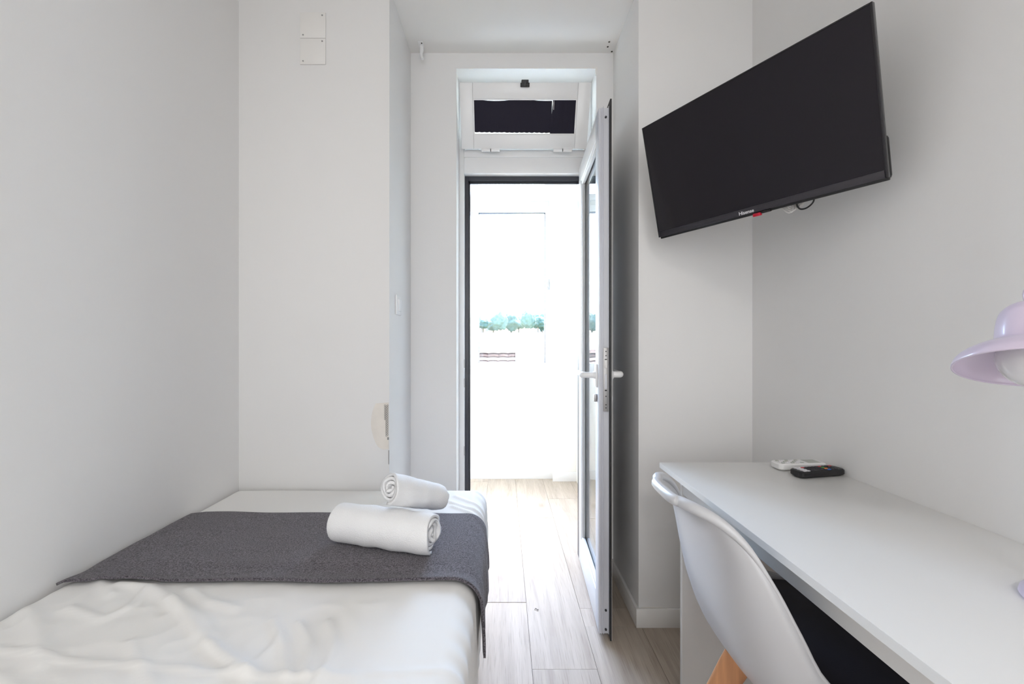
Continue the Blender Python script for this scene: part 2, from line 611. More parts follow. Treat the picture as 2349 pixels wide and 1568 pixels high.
def ring(name, x0, x1, z0, z1, w, y0, y1, m, parent, bev=0.003):
    bm = bmesh.new()
    bx(bm, x0, x0 + w, y0, y1, z0, z1, bev)
    bx(bm, x1 - w, x1, y0, y1, z0, z1, bev)
    bx(bm, x0 + w, x1 - w, y0, y1, z0, z0 + w, bev)
    bx(bm, x0 + w, x1 - w, y0, y1, z1 - w, z1, bev)
    return obj(name, bm, m, parent, smooth=True)


box('window_sill', -1.60, 0.415, YW - 0.02, YW + 0.03, 0.880, 0.897, M['pvc'], win, 0.004)
ring('window_frame', -1.60, 0.415, 0.895, 2.62, 0.035, YW - 0.016, YW + 0.085, M['pvc'], win)
for zz in (2.262,):
    box('transom_bar', -1.565, 0.38, YW + 0.005, YW + 0.085, zz, zz + 0.06, M['pvc'], win, 0.003)
for xx in (-0.315, -0.97):
    box('mullion', xx, xx + 0.05, YW + 0.006, YW + 0.084, 0.93, 2.585, M['pvc'], win, 0.003)
for (a, b) in ((-0.262, 0.402), (-0.922, -0.318), (-1.567, -0.973)):
    s = ring('sash', a, b, 0.912, 2.272, 0.054, YW - 0.022, YW + 0.04, M['pvc'], win)
    box('gasket', a + 0.0535, a + 0.0578, YW - 0.015, YW + 0.02, 0.966, 2.218, M['gasket'], s)
    box('gasket', b - 0.0578, b - 0.0535, YW - 0.015, YW + 0.02, 0.966, 2.218, M['gasket'], s)
    box('gasket', a + 0.0535, b - 0.0535, YW - 0.015, YW + 0.02, 2.2135, 2.218, M['gasket'], s)
    box('pane', a + 0.05, b - 0.05, YW + 0.008, YW + 0.012, 0.962, 2.222, M['glass'], s)
    t = ring('fanlight', a + 0.0, b, 2.318, 2.590, 0.054, YW - 0.010, YW + 0.05, M['pvc'], win)
    box('gasket', a + 0.0535, a + 0.0558, YW, YW + 0.02, 2.37, 2.536, M['gasket'], t)
    box('gasket', b - 0.0558, b - 0.0535, YW, YW + 0.02, 2.37, 2.536, M['gasket'], t)
    box('pane', a + 0.05, b - 0.05, YW + 0.018, YW + 0.022, 2.366, 2.54, M['glass'], t)
bm = bmesh.new()
bx(bm, 0.363, 0.385, YW - 0.034, YW - 0.022, 1.575, 1.64, 0.004)
bx(bm, 0.367, 0.381, YW - 0.052, YW - 0.034, 1.595, 1.66, 0.005)
obj('sash_handle', bm, M['steel'], win, smooth=True)
for zz in (2.19, 0.94):
    bm = bmesh.new()
    cyl(bm, (-0.268, YW - 0.028, zz), (-0.268, YW - 0.028, zz + 0.08), 0.008, n=12)
    obj('hinge', bm, M['alu'], win, smooth=True)

# ------------------------------------------------------------------ balcony door frame with fanlight (door_1)
YD0, YD1, YD2 = 2.205, 2.245, 2.285
bm = bmesh.new()
bx(bm, OL, -0.203, YD0, YD1, 0.0, OT, 0.003)
bx(bm, 0.416, OR, YD0, YD1, 0.0, OT, 0.003)
bx(bm, -0.203, 0.416, YD0, YD1, 2.004, 2.126, 0.003)
bx(bm, -0.203, 0.416, YD0, YD1, 2.418, OT, 0.003)
bx(bm, -0.203, 0.416, YD0 - 0.006, YD0 + 0.004, 2.085, 2.118, 0.002)
df = struct(obj('door_1', bm, M['pvc'], smooth=True))
bm = bmesh.new()
bx(bm, OL, -0.1845, YD1, YD2, 0.0, 2.004, 0.001)
bx(bm, 0.396, OR, YD1, YD2, 0.0, 2.004, 0.001)
bx(bm, -0.1845, 0.396, YD1, YD2, 1.982, 2.004, 0.001)
bx(bm, -0.1845, 0.396, YD1 + 0.02, YD1 + 0.03, 1.972, 1.985, 0.001)
bx(bm, -0.1845, -0.176, YD1 + 0.02, YD1 + 0.03, 0.0, 1.985, 0.001)
rb = obj('rebate', bm, M['gasket'], df)
rb['label'] = 'dark grey rebate around the doorway'
bm = bmesh.new()
bx(bm, OL, -0.2, YD1, YD2, 2.004, OT, 0.001)
bx(bm, 0.41, OR, YD1, YD2, 2.004, OT, 0.001)
bx(bm, -0.2, 0.41, YD1, YD2, 2.004, 2.150, 0.001)
bx(bm, -0.2, 0.41, YD1, YD2, 2.43, OT, 0.001)
obj('fanlight_frame', bm, M['pvc'], df)
bm = bmesh.new()
for zz in (0.9, 0.55, 1.0):
    bx(bm, -0.2035, -0.1995, YD0 - 0.004, YD0 + 0.005, zz, zz + 0.045, 0.001)
obj('strike_plate', bm, M['steel'], df)

# open door leaf: hinged at the right jamb, swung into the room
leaf = thing('door_leaf', 'white glazed balcony door leaf standing open with white lever handle', 'door',
             (0.3885, 2.20, 0.0), (0, 0, math.radians(-92.6)))
LW = 0.572
# local x: away from the hinge, local y: thickness towards niche wall, z up
def leafbox(name, x0, x1, y0, y1, z0, z1, m, bev=0.002, parent=None):
    return box(name, x0, x1, y0, y1, z0, z1, m, parent or leaf, bev)
leafbox('hinge_stile', 0.0, 0.070, 0.0, 0.040, 0.020, 2.022, M['pvc'], 0.003)
leafbox('top_rail', 0.070, LW - 0.068, 0.0, 0.040, 1.935, 2.022, M['pvc'], 0.003)
leafbox('bottom_rail', 0.070, LW - 0.068, 0.0, 0.040, 0.020, 0.150, M['pvc'], 0.003)
bm = bmesh.new()
bx(bm, LW - 0.068, LW, 0.0, 0.040, 0.020, 2.022, 0.002)
bx(bm, LW - 0.002, LW + 0.004, 0.002, 0.006, 0.020, 2.016, 0.001)
bx(bm, LW - 0.002, LW + 0.004, 0.010, 0.013, 0.020, 2.022, 0.001)
bx(bm, LW - 0.002, LW + 0.005, 0.017, 0.0195, 0.020, 2.026, 0.001)
bx(bm, LW - 0.002, LW + 0.005, 0.036, 0.0385, 0.020, 2.026, 0.001)
obj('lock_stile', bm, M['alu'], leaf, smooth=True)
bm = bmesh.new()
bx(bm, 0.070, 0.082, 0.004, 0.020, 0.150, 1.935, 0.002)
bx(bm, LW - 0.080, LW - 0.068, 0.004, 0.020, 0.150, 1.935, 0.002)
bx(bm, 0.082, LW - 0.080, 0.004, 0.020, 1.915, 1.935, 0.002)
bx(bm, 0.082, LW - 0.080, 0.004, 0.020, 0.150, 0.165, 0.002)
obj('glazing_bead', bm, M['pvc'], leaf, smooth=True)
leafbox('pane', 0.074, LW - 0.072, 0.022, 0.026, 0.154, 1.931, M['glass'], 0.0)
sf = leafbox('dark_film', 0.074, LW - 0.072, 0.028, 0.032, 0.154, 1.931, M['film'], 0.0)
sf['label'] = 'dark blackout film behind the door glass'
bm = bmesh.new()
def leafring(x0, x1, y0, y1, z0, z1, w):
    bx(bm, x0, x0 + w, y0, y1, z0, z1, 0.0008)
    bx(bm, x1 - w, x1, y0, y1, z0, z1, 0.0008)
    bx(bm, x0 + w, x1 - w, y0, y1, z0, z0 + w * 1.5, 0.0008)
    bx(bm, x0 + w, x1 - w, y0, y1, z1 - w, z1, 0.0008)
leafring(0.0, LW + 0.018, 0.040, 0.046, 0.004, 2.046, 0.085)
obj('gasket', bm, M['black'], leaf)
bm = bmesh.new()
leafring(-0.004, LW + 0.012, 0.046, 0.0485, 0.002, 2.046, 0.086)
obj('outer_skin', bm, M['pvc'], leaf)
# lock
lk = leafbox('lock_plate', LW + 0.003, LW + 0.0065, 0.0165, 0.0365, 0.866, 1.108, M['steel'], 0.001)
bm = bmesh.new()
bx(bm, LW + 0.006, LW + 0.012, 0.021, 0.031, 1.030, 1.062, 0.002)
obj('latch_bolt', bm, M['remote_w'], lk, smooth=True)
leafbox('dead_bolt', LW + 0.006, LW + 0.0085, 0.0215, 0.0305, 0.952, 1.008, M['alu'], 0.001, lk)
for za, zb in ((0.944, 0.9485), (1.062, 1.0655)):
    box('slot', LW + 0.006, LW + 0.0080, 0.022, 0.030, za, zb, M['black'], lk)
for zz in (1.094, 1.078, 0.924, 0.892, 0.880):
    obj('lock_screw', cyl(bmesh.new(), (LW + 0.006, 0.0265, zz), (LW + 0.0078, 0.0265, zz), 0.0024, n=10), M['black'], lk)
for zz in (0.110, 0.037, 1.985):
    bm = bmesh.new()
    cyl(bm, (LW - 0.001, 0.027, zz), (LW + 0.0045, 0.027, zz), 0.0042, n=12)
    obj('screw', bm, M['key_dark'], leaf)
# lever handle, balcony side (local -y) and room side (+y)
hb = bmesh.new()
bx(hb, LW - 0.052, LW - 0.018, -0.008, 0.001, 0.955, 1.045, 0.004)
cyl(hb, (LW - 0.036, -0.006, 1.002), (LW - 0.036, -0.016, 1.002), 0.016, 0.012, 20)
tube(hb, catmull([(LW - 0.036, -0.012, 1.002), (LW - 0.036, -0.036, 1.002), (LW - 0.042, -0.050, 1.002), (LW - 0.064, -0.055, 1.002), (LW - 0.150, -0.056, 1.004)], 6),
     [0.0115] * 10 + [0.0125] * 8 + [0.011] * 7, 12)
obj('door_handle', hb, M['pvc'], leaf, smooth=True)
hb = bmesh.new()
bx(hb, LW - 0.052, LW - 0.018, 0.048, 0.056, 0.958, 1.045, 0.004)
cyl(hb, (LW - 0.035, 0.054, 1.002), (LW - 0.035, 0.062, 1.002), 0.026, 0.016, 20)
tube(hb, catmull([(LW - 0.036, 0.055, 1.004), (LW - 0.036, 0.078, 1.004), (LW - 0.043, 0.089, 1.004), (LW - 0.064, 0.093, 1.004), (LW - 0.150, 0.092, 1.006)], 6),
     [0.0125] * 10 + [0.013] * 8 + [0.011] * 7, 12)
obj('door_handle', hb, M['pvc'], leaf, smooth=True)
hb = bmesh.new()
bx(hb, LW - 0.050, LW - 0.030, -0.012, 0.0, 0.898, 0.928, 0.003)
obj('lock_cylinder', hb, M['steel'], leaf, smooth=True)
hb = bmesh.new()
cyl(hb, (LW - 0.036, 0.048, 0.912), (LW - 0.036, 0.056, 0.912), 0.016, n=20)
obj('keyhole_cover', hb, M['pvc'], leaf, smooth=True)

# fanlight sash, hinged at its foot, tilted into the room
fs = thing('fanlight_sash', 'small white fanlight sash tilted open above the door with dark film on its glass', 'window',
           (0.105, 2.203, 2.128), (math.radians(24), 0, 0))
SW, SH, SB = 0.317, 0.290, 0.062
bm = bmesh.new()
bx(bm, -SW, -SW + SB, -0.040, 0.0, 0.0, SH, 0.003)
bx(bm, SW - SB, SW, -0.040, 0.0, 0.0, SH, 0.003)
bx(bm, -SW + SB, SW - SB, -0.040, 0.0, 0.0, SB + 0.004, 0.003)
bx(bm, -SW + SB, SW - SB, -0.040, 0.0, SH - SB - 0.006, SH, 0.003)
obj('sash_frame', bm, M['pvc'], fs, smooth=True)
bm = bmesh.new()
e = 0.006
bx(bm, -SW + SB, -SW + SB + e, -0.036, -0.010, SB, SH - SB, 0.001)
bx(bm, SW - SB - e, SW - SB, -0.036, -0.010, SB, SH - SB, 0.001)
bx(bm, -SW + SB + e, SW - SB - e, -0.036, -0.010, SH - SB - 0.012, SH - SB, 0.001)
bx(bm, -SW + SB + e, SW - SB - e, -0.036, -0.010, SB, SB + 0.008, 0.001)
obj('glazing_bead', bm, M['pvc'], fs)
box('pane', -SW + SB + 0.002, SW - SB - 0.002, -0.016, -0.012, SB + 0.002, SH - SB - 0.002, M['glass'], fs)
# the film: two dark sheets, torn lower edge, a slit where they overlap
xa, xb, xc = -SW + SB + 0.004, 0.133, SW - SB - 0.006
bm = bmesh.new()
rnd = random.Random(11)
n = 46
top, bot = [], []
for i in range(n + 1):
    xx = xa + (xb - xa) * i / n
    top.append((xx, -0.030 - 0.002 * math.sin(i * 0.35), SH - SB - 0.012 + 0.0025 * math.sin(i * 0.21 + 2.0)))
    bot.append((xx, -0.030 - 0.001 * math.sin(i * 0.5), SB + 0.013 + (0.0022 if i % 3 == 0 else 0.0) + rnd.uniform(0, 0.0012) - 0.003 * i / n))
mid = [((a[0] + b[0]) / 2, -0.031 - 0.0012 * math.sin(k * 0.3), (a[2] + b[2]) / 2) for k, (a, b) in enumerate(zip(top, bot))]
grid(bm, [top, mid, bot])
s1 = obj('blackout_film', bm, M['film'], fs)
bm = bmesh.new()
top = [(xb + 0.004 + (xc - xb) * i / 8, -0.033 - 0.001 * math.sin(i), SH - SB - 0.011) for i in range(9)]
bot = [(xb - 0.006 + (xc - xb + 0.006) * i / 8, -0.033 + 0.001 * math.sin(i), SB + 0.004) for i in range(9)]
grid(bm, [top, bot])
s2 = obj('blackout_film', bm, M['film'], fs)
for s in (s1, s2):
    so = s.modifiers.new('thickness', 'SOLIDIFY'); so.thickness = 0.0012
    s['label'] = 'dark film sheet covering the fanlight glass'
bm = bmesh.new()
grid(bm, [[(0.1405, -0.0346, 0.175), (0.1425, -0.0346, 0.175)], [(0.1395, -0.0346, 0.205), (0.1425, -0.0346, 0.205)], [(0.1412, -0.0346, 0.215), (0.1418, -0.0346, 0.215)]])
tr = obj('film_tear', bm, M['remote_w'], fs)
bm = bmesh.new()
bx(bm, -0.022, 0.022, -0.050, -0.036, SH - 0.020, SH - 0.002, 0.002)
bx(bm, -0.017, 0.017, -0.052, -0.020, SH - 0.006, SH + 0.010, 0.002)
bx(bm, -0.006, 0.006, -0.056, -0.048, SH - 0.018, SH + 0.006, 0.001)
lt = obj('latch', bm, M['black'], fs, smooth=True)
lt.location.x = -0.002
for xx in (-0.216, -0.168, 0.148, 0.197):
    bm = bmesh.new()
    cyl(bm, (xx, -0.043, -0.006), (xx + 0.044, -0.043, -0.006), 0.0085, n=14)
    bx(bm, xx + 0.001, xx + 0.043, -0.046, -0.030, -0.004, 0.006, 0.001)
    obj('hinge', bm, M['pvc'], fs, smooth=True)
for xx in (-0.1715, 0.1925):
    box('hinge_gap', xx - 0.001, xx + 0.003, -0.046, -0.038, -0.012, 0.001, M['black'], fs)

# ------------------------------------------------------------------ bed
bed = thing('bed', 'single bed with white mattress on a pale base against the left wall', 'bed', (-0.55, 0.72, 0))
BX0, BX1 = -1.045, -0.066
def bedbox(name, x0, x1, y0, y1, z0, z1, m, bev):
    o = box(name, x0 + 0.55, x1 + 0.55, y0 - 0.72, y1 - 0.72, z0, z1, m, bed, bev, 3)
    return o
bedbox('mattress', BX0 + 0.02, BX1 - 0.02, -0.22, 1.675, 0.290, 0.545, M['sheet'], 0.03)
bedbox('bed_base', BX0 + 0.015, BX1 - 0.015, -0.22, 1.68, 0.12, 0.288, M['base'], 0.01)
for lx in (BX0 + 0.08, BX1 - 0.12):
    for ly in (-0.12, 1.58):
        bedbox('leg', lx, lx + 0.04, ly, ly + 0.04, 0.0, 0.122, M['base'], 0.004)

CREASES = [
    ([(-1.03, 0.80), (-0.929, 0.788), (-0.786, 0.764), (-0.658, 0.749), (-0.441, 0.729), (-0.385, 0.727), (-0.25, 0.722)], 0.0042, 0.006),
    ([(-0.732, 0.94), (-0.671, 0.895), (-0.592, 0.829), (-0.431, 0.732)], 0.0065, 0.014),
    ([(-0.355, 0.867), (-0.318, 0.805), (-0.308, 0.751), (-0.311, 0.709)], 0.0055, 0.012),
    ([(-0.898, 0.999), (-0.821, 0.990), (-0.616, 0.874), (-0.563, 0.829)], 0.0060, 0.016),
    ([(-1.005, 0.902), (-0.903, 0.829), (-0.81, 0.751)], 0.0055, 0.022),
    ([(-0.922, 0.91), (-0.821, 0.874), (-0.80, 0.91), (-0.816, 0.973)], 0.0045, 0.013),
    ([(-0.563, 0.805), (-0.48, 0.751), (-0.433, 0.722)], 0.0050, 0.010),
    ([(-0.468, 0.867), (-0.405, 0.788), (-0.368, 0.722)], 0.0055, 0.012),
    ([(-0.413, 0.861), (-0.362, 0.805), (-0.335, 0.722)], 0.0055, 0.011),
    ([(-0.441, 0.736), (-0.431, 0.777), (-0.43, 0.829)], 0.0030, 0.008),
    ([(-0.314, 0.732), (-0.169, 0.736), (-0.049, 0.751)], 0.0018, 0.006),
    ([(-0.572, 0.91), (-0.640, 0.93), (-0.72, 0.98)], 0.0050, 0.014),
    ([(-0.70, 0.80), (-0.62, 0.735), (-0.52, 0.66)], 0.0040, 0.014),
    ([(-0.86, 0.72), (-0.70, 0.66), (-0.50, 0.60)], 0.0040, 0.018),
    ([(-1.00, 1.06), (-0.95, 1.01), (-0.88, 0.96)], 0.0050, 0.016),
    ([(-0.50, 1.46), (-0.42, 1.50), (-0.36, 1.56)], 0.0040, 0.012),
    ([(-0.47, 1.44), (-0.44, 1.47), (-0.41, 1.52)], 0.0040, 0.008),
    ([(-0.18, 1.49), (-0.12, 1.44), (-0.06, 1.41)], 0.0040, 0.008),
    ([(-0.20, 1.54), (-0.13, 1.48), (-0.06, 1.455)], 0.0040, 0.008),
    ([(-0.18, 1.59), (-0.12, 1.53), (-0.055, 1.50)], 0.0035, 0.008),
    ([(-0.11, 1.66), (-0.075, 1.64), (-0.05, 1.58)], 0.0035, 0.007),
]


def seg_dist(px, py, L):
    best = 1e9
    for (ax, ay), (bx_, by_) in zip(L, L[1:]):
        dx, dy = bx_ - ax, by_ - ay
        t = ((px - ax) * dx + (py - ay) * dy) / (dx * dx + dy * dy)
        t = min(1, max(0, t))
        d = math.hypot(px - ax - t * dx, py - ay - t * dy)
        if d < best:
            best = d
    return best


def wrinkle(x, y):
    h = 0.0
    for L, a, w in CREASES:
        d = seg_dist(x, y, L)
        w *= 0.8
        if d < 4 * w:
            h += 1.35 * a * math.exp(-(d / w) ** 2)
    v = noise.noise(Vector((x * 7 + y * 4, y * 6 - x * 2, 3.1)))
    fade = min(1, max(0, (1.05 - y) / 0.12)) * min(1, max(0, (-x - 0.10) / 0.25))
    h += 0.0045 * v * fade
    v2 = 1 - abs(noise.noise(Vector((x * 15 + y * 9, y * 13 - x * 6, 9.7))))
    h += 0.0032 * (v2 ** 3) * fade
    h += 0.0020 * noise.noise(Vector((x * 3, y * 3, 1.7)))
    return h


RT = 0.055
TOP = 0.556


def side_path(s):
    """s: distance across the top measured from the left edge -> x, drop, normal"""
    w = BX1 - BX0
    if s < 0.03:
        a = (0.03 - s) / 0.03 * math.pi / 2
        return BX0 + 0.03 - 0.03 * math.sin(a), 0.03 - 0.03 * math.cos(a), (-math.sin(a), math.cos(a))
    flat = w - 0.03 - RT
    if s < 0.03 + flat:
        return BX0 + s, 0.0, (0, 1)
    q = s - 0.03 - flat
    arc = RT * math.pi / 2
    if q < arc:
        a = q / RT
        return BX1 - RT + RT * math.sin(a), RT - RT * math.cos(a), (math.sin(a), math.cos(a))
    return BX1 + 0.004 * math.sin(min(1, (q - arc) / 0.2) * math.pi), RT + q - arc, (1, 0)


def end_drop(y):
    r = 0.045
    d = y - (1.69 - r)
    if d <= 0:
        return 0.0
    d = min(d, r)
    return r - math.sqrt(max(0, r * r - d * d))


SMAX = 0.03 + (BX1 - BX0 - 0.03 - RT) + RT * math.pi / 2 + 0.235


def sheet_point(s, y, off=0.0, wr=True):
    x, dz, (nx, nz) = side_path(s)
    h = wrinkle(x, y) if nz > 0.05 else 0.0
    h *= max(0, nz)
    if nx > 0.2:   # pleats down the side
        q = 0.5 + 0.5 * noise.noise(Vector((y * 3.0, 0.3, 5.5)))
        h += nx * 0.003 * q * math.sin(y * 95 + dz * 22 + 4 * noise.noise(Vector((y * 4, dz * 3, 0))))
        h += nx * 0.004 * noise.noise(Vector((y * 5, dz * 4, 8.0)))
    if not wr:
        h *= 0.85
    h += off
    z = TOP - dz - end_drop(y)
    return Vector((x + nx * h, y, z + nz * h))


ys = list(np.linspace(-0.22, 0.55, 40)) + list(np.linspace(0.558, 1.645, 150)) + [1.655, 1.665, 1.675, 1.683, 1.688, 1.69]
ss = list(np.linspace(0, 0.03, 6)) + list(np.linspace(0.037, 0.90, 130)) + list(np.linspace(0.906, SMAX, 56))
bm = bmesh.new()
rows = [[sheet_point(s, y) for s in ss] for y in ys]
last = rows[-1]
for k in range(1, 6):
    rows.append([Vector((p.x, 1.6905, p.z - (p.z - 0.30) * k / 5 if p.z > 0.30 else p.z)) for p in last])
grid(bm, rows)
sheet = obj('bed_sheet', bm, M['sheet'], smooth='all')
tag(sheet, 'white cotton fitted sheet creased over the single bed', 'sheet')

# runner blanket
bm = bmesh.new()
rows = []
s0, s1 = 0.018, 0.03 + (BX1 - BX0 - 0.03 - RT) + RT * math.pi / 2 + 0.115
ns = 150
nt = 64
for j in range(nt + 1):
    row = []
    for i in range(ns + 1):
        s = s0 + (s1 - s0) * i / ns
        u = i / ns
        near = 0.992 + 0.012 * math.exp(-((u - 0.25) / 0.18) ** 2) + 0.004 * math.sin(u * 19) + 0.022 * max(0, u - 0.45) ** 0.8 - 0.04 * max(0, u - 0.86)
        far = 1.407 + 0.004 * math.sin(u * 13 + 1) - 0.012 * max(0, (0.04 - u) / 0.04)
        t = j / nt
        y = near + (far - near) * t
        p = sheet_point(s, y, 0.0055, False)
        e = min(t, 1 - t)
        x, dz, (nx, nz) = side_path(s)
        wv = 0.0035 * noise.noise(Vector((x * 5, y * 9, 4.2))) + 0.003 * math.sin(y * 46 + noise.noise(Vector((x * 2, y * 2, 0))) * 5) * math.exp(-((t - 0.12) / 0.12) ** 2)
        wv += 0.004 * math.exp(-(t / 0.05) ** 2)
        wv += nx * (0.004 * (dz / 0.16) + 0.004 * math.sin(y * 30 + 1.2) * min(1, dz / 0.12))
        wv = max(wv, -0.002)
        row.append(Vector((p.x + nx * wv, p.y, p.z + nz * wv)))
    rows.append(row)
grid(bm, rows)
run = obj('bed_runner', bm, M['runner'], smooth='all')
if sum(p.normal.z for p in run.data.polygons) < 0:
    run.data.flip_normals()
so = run.modifiers.new('thickness', 'SOLIDIFY')
so.thickness = 0.006
so.offset = 1.0
tag(run, 'charcoal grey wool bed runner folded across the white bed', 'blanket')


# towels
def towel(name, label, length, R, turns, loc, yaw, pitch, seed, squash=0.96, taper=1.0, phase=-1.7):
    t = thing(name, label, 'towel', loc, (0, 0, 0), 'rolled towels on the bed')
    Rm = Matrix.Rotation(yaw, 4, 'Z') @ Matrix.Rotation(pitch, 4, 'Y')
    t.rotation_euler = Rm.to_euler()
    rnd = random.Random(seed)
    nL = 26
    N = int(turns * 26)
    bm = bmesh.new()
    th = (R - 0.010) / turns
    rows = []
    ends = [(rnd.uniform(-1, 1), rnd.uniform(-1, 1)) for _ in range(8)]
    for side in (0, 1):       # outer skin then inner skin of the spiral sheet
        pass
    def pt(i, a, inner):
        ang = 2 * math.pi * (i - N) / 26 + phase
        r = 0.010 + th * (i / 26.0)
        r -= th * 0.80 * inner
        rr = r * (1 + 0.035 * noise.noise(Vector((math.cos(ang) * 1.2, math.sin(ang) * 1.2, a * 9 + seed))) + 0.02 * math.sin(a * 21 + seed) * (i / N))
        e0 = -length / 2 + 0.005 * math.sin(i * 0.19 + seed) + 0.003 * math.sin(i * 0.53)
        e1 = length / 2 + 0.006 * math.sin(i * 0.17 + 2 + seed) + 0.003 * math.sin(i * 0.61)
        f = a
        x = e0 + (e1 - e0) * f
        endr = 1 - 0.05 * (abs(2 * f - 1) ** 8)
        tp = 1 + (taper - 1) * f
        y = rr * math.cos(ang) * endr * tp
        z = rr * math.sin(ang) * endr * squash * tp
        zf = -R * squash * 0.93
        z = max(z, zf + 0.15 * (z - zf) if z < zf else z)
        return Vector((x, y, z))
    fr = [0, 0.006, 0.02] + [0.05 + 0.9 * k / (nL - 1) for k in range(nL)] + [0.98, 0.994, 1.0]
    outer = [[pt(i, a, 0) for a in fr] for i in range(N + 1)]
    inner = [[pt(i, a, 1) for a in fr] for i in range(N + 1)]
    Vo = [[bm.verts.new(p) for p in r] for r in outer]
    Vi = [[bm.verts.new(p) for p in r] for r in inner]
    W = len(fr)
    for i in range(N):
        for k in range(W - 1):
            bm.faces.new((Vo[i][k], Vo[i][k + 1], Vo[i + 1][k + 1], Vo[i + 1][k]))
            bm.faces.new((Vi[i][k], Vi[i + 1][k], Vi[i + 1][k + 1], Vi[i][k + 1]))
        bm.faces.new((Vo[i][0], Vo[i + 1][0], Vi[i + 1][0], Vi[i][0]))
        bm.faces.new((Vo[i][-1], Vi[i][-1], Vi[i + 1][-1], Vo[i + 1][-1]))
    for i in (0, N):
        for k in range(W - 1):
            q = (Vo[i][k], Vo[i][k + 1], Vi[i][k + 1], Vi[i][k])
            bm.faces.new(q)
    obj('towel_roll', bm, M['terry'], t, smooth='all')
    return t


tw = towel('rolled_towel', 'large white rolled bath towel lying on the grey bed runner', 0.292, 0.0585, 4.3, (-0.328, 1.172, 0.6215), math.radians(-16), 0, 0.6, 0.95)
tw2 = towel('rolled_towel', 'small white rolled hand towel resting on top of the larger towel', 0.200, 0.0490, 3.4, (-0.250, 1.232, 0.694), math.radians(50), math.radians(22), 2.3, 0.95, 0.84)
# selvedge band woven into the small towel
# ------------------------------------------------------------------ television
TVC = Vector((0.70454, 1.27217, 1.70542))
yaw, tilt = 0.53345, 0.23179
u = Vector((math.sin(yaw), -math.cos(yaw), 0))
n = Vector((-math.cos(yaw), -math.sin(yaw), 0))
upv = Vector((0, 0, 1))
v2 = upv * math.cos(tilt) + n * math.sin(tilt)
n2 = n * math.cos(tilt) - upv * math.sin(tilt)
tv = thing('television', 'black flat television tilted down on a wall arm in the corner', 'television')
R3 = Matrix((u, -n2, v2)).transposed().to_4x4()
tv.matrix_world = Matrix.Translation(TVC) @ R3
W2, H2 = 0.330, 0.19527
box('screen', -W2 + 0.005, W2 - 0.005, -0.0015, 0.004, -H2 + 0.019, H2 - 0.004, M['screen'], tv)
bm = bmesh.new()
bx(bm, -W2, -W2 + 0.005, -0.003, 0.012, -H2, H2, 0.001)
bx(bm, W2 - 0.005, W2, -0.003, 0.012, -H2, H2, 0.001)
bx(bm, -W2 + 0.005, W2 - 0.005, -0.003, 0.012, H2 - 0.004, H2, 0.001)
obj('bezel', bm, M['bezel'], tv, smooth=True)
bm = bmesh.new()
bx(bm, -W2 + 0.005, W2 - 0.005, -0.004, 0.012, -H2, -H2 + 0.019, 0.0015)
ch = obj('lower_bezel', bm, M['chin'], tv, smooth=True)
bm = bmesh.new()
bx(bm, -W2 + 0.001, W2 - 0.001, 0.006, 0.016, -H2 - 0.006, H2 - 0.002, 0.002)
bx(bm, -W2 + 0.02, W2 - 0.001, 0.014, 0.036, -H2 - 0.002, -H2 + 0.10, 0.008)
bx(bm, -0.22, 0.22, 0.014, 0.045, -H2 + 0.03, H2 - 0.09, 0.012)
obj('back_housing', bm, M['black'], tv, smooth=True)
fc = bpy.data.curves.new('lettering', 'FONT')
fc.body = 'Hisense'
fc.size = 0.0145
fc.extrude = 0.0003
fc.offset = 0.00022
fc.align_x = 'CENTER'
tmp = bpy.data.objects.new('lettering', fc)
COL.objects.link(tmp)
dg = bpy.context.evaluated_depsgraph_get()
me = bpy.data.meshes.new_from_object(tmp.evaluated_get(dg))
bpy.data.objects.remove(tmp)
me.materials.clear()
lg = link('lettering', me, M['logo'], tv)
lg['label'] = 'silver maker lettering under the screen'
lg.rotation_euler = (math.pi / 2, 0, 0)
lg.location = (-0.004, -0.0045, -H2 + 0.0025)
bm = bmesh.new()
bx(bm, 0.012, 0.034, -0.003, 0.010, -H2 - 0.0125, -H2 - 0.003, 0.002)
for i in range(4):
    bx(bm, 0.014 + i * 0.005, 0.016 + i * 0.005, -0.0045, -0.002, -H2 - 0.012, -H2 - 0.004)
rs = obj('remote_sensor', bm, M['red'], tv, smooth=True)
rs['label'] = 'red sensor window under the bezel'
bm = bmesh.new()
bx(bm, 0.034, 0.062, 0.0, 0.012, -H2 - 0.008, -H2, 0.003)
obj('button_block', bm, M['black'], tv, smooth=True)
bm = bmesh.new()
tube(bm, catmull([(0.121, 0.03, -H2 + 0.01), (0.119, 0.03, -H2 - 0.008), (0.126, 0.03, -H2 - 0.021), (0.142, 0.03, -H2 - 0.022), (0.158, 0.03, -H2 - 0.012), (0.164, 0.03, -H2 + 0.004)], 6), 0.0022, 8)
obj('power_cable', bm, M['black'], tv, smooth=True)
bm = bmesh.new()
for i in range(5):
    dx = i * 0.007
    tube(bm, catmull([(0.068 + dx, 0.034 + 0.002 * i, -H2 + 0.012), (0.078 + dx, 0.034 + 0.002 * i, -H2 - 0.006), (0.092 + dx, 0.034 + 0.002 * i, -H2 - 0.022 + 0.002 * i), (0.104 + dx, 0.036, -H2 - 0.020 + 0.003 * i), (0.104 + dx, 0.04, -H2 - 0.002)], 5), 0.0026, 8)
wc = obj('cable_coil', bm, M['cable_w'], tv, smooth=True)
wc['label'] = 'white cable coil showing below the screen'
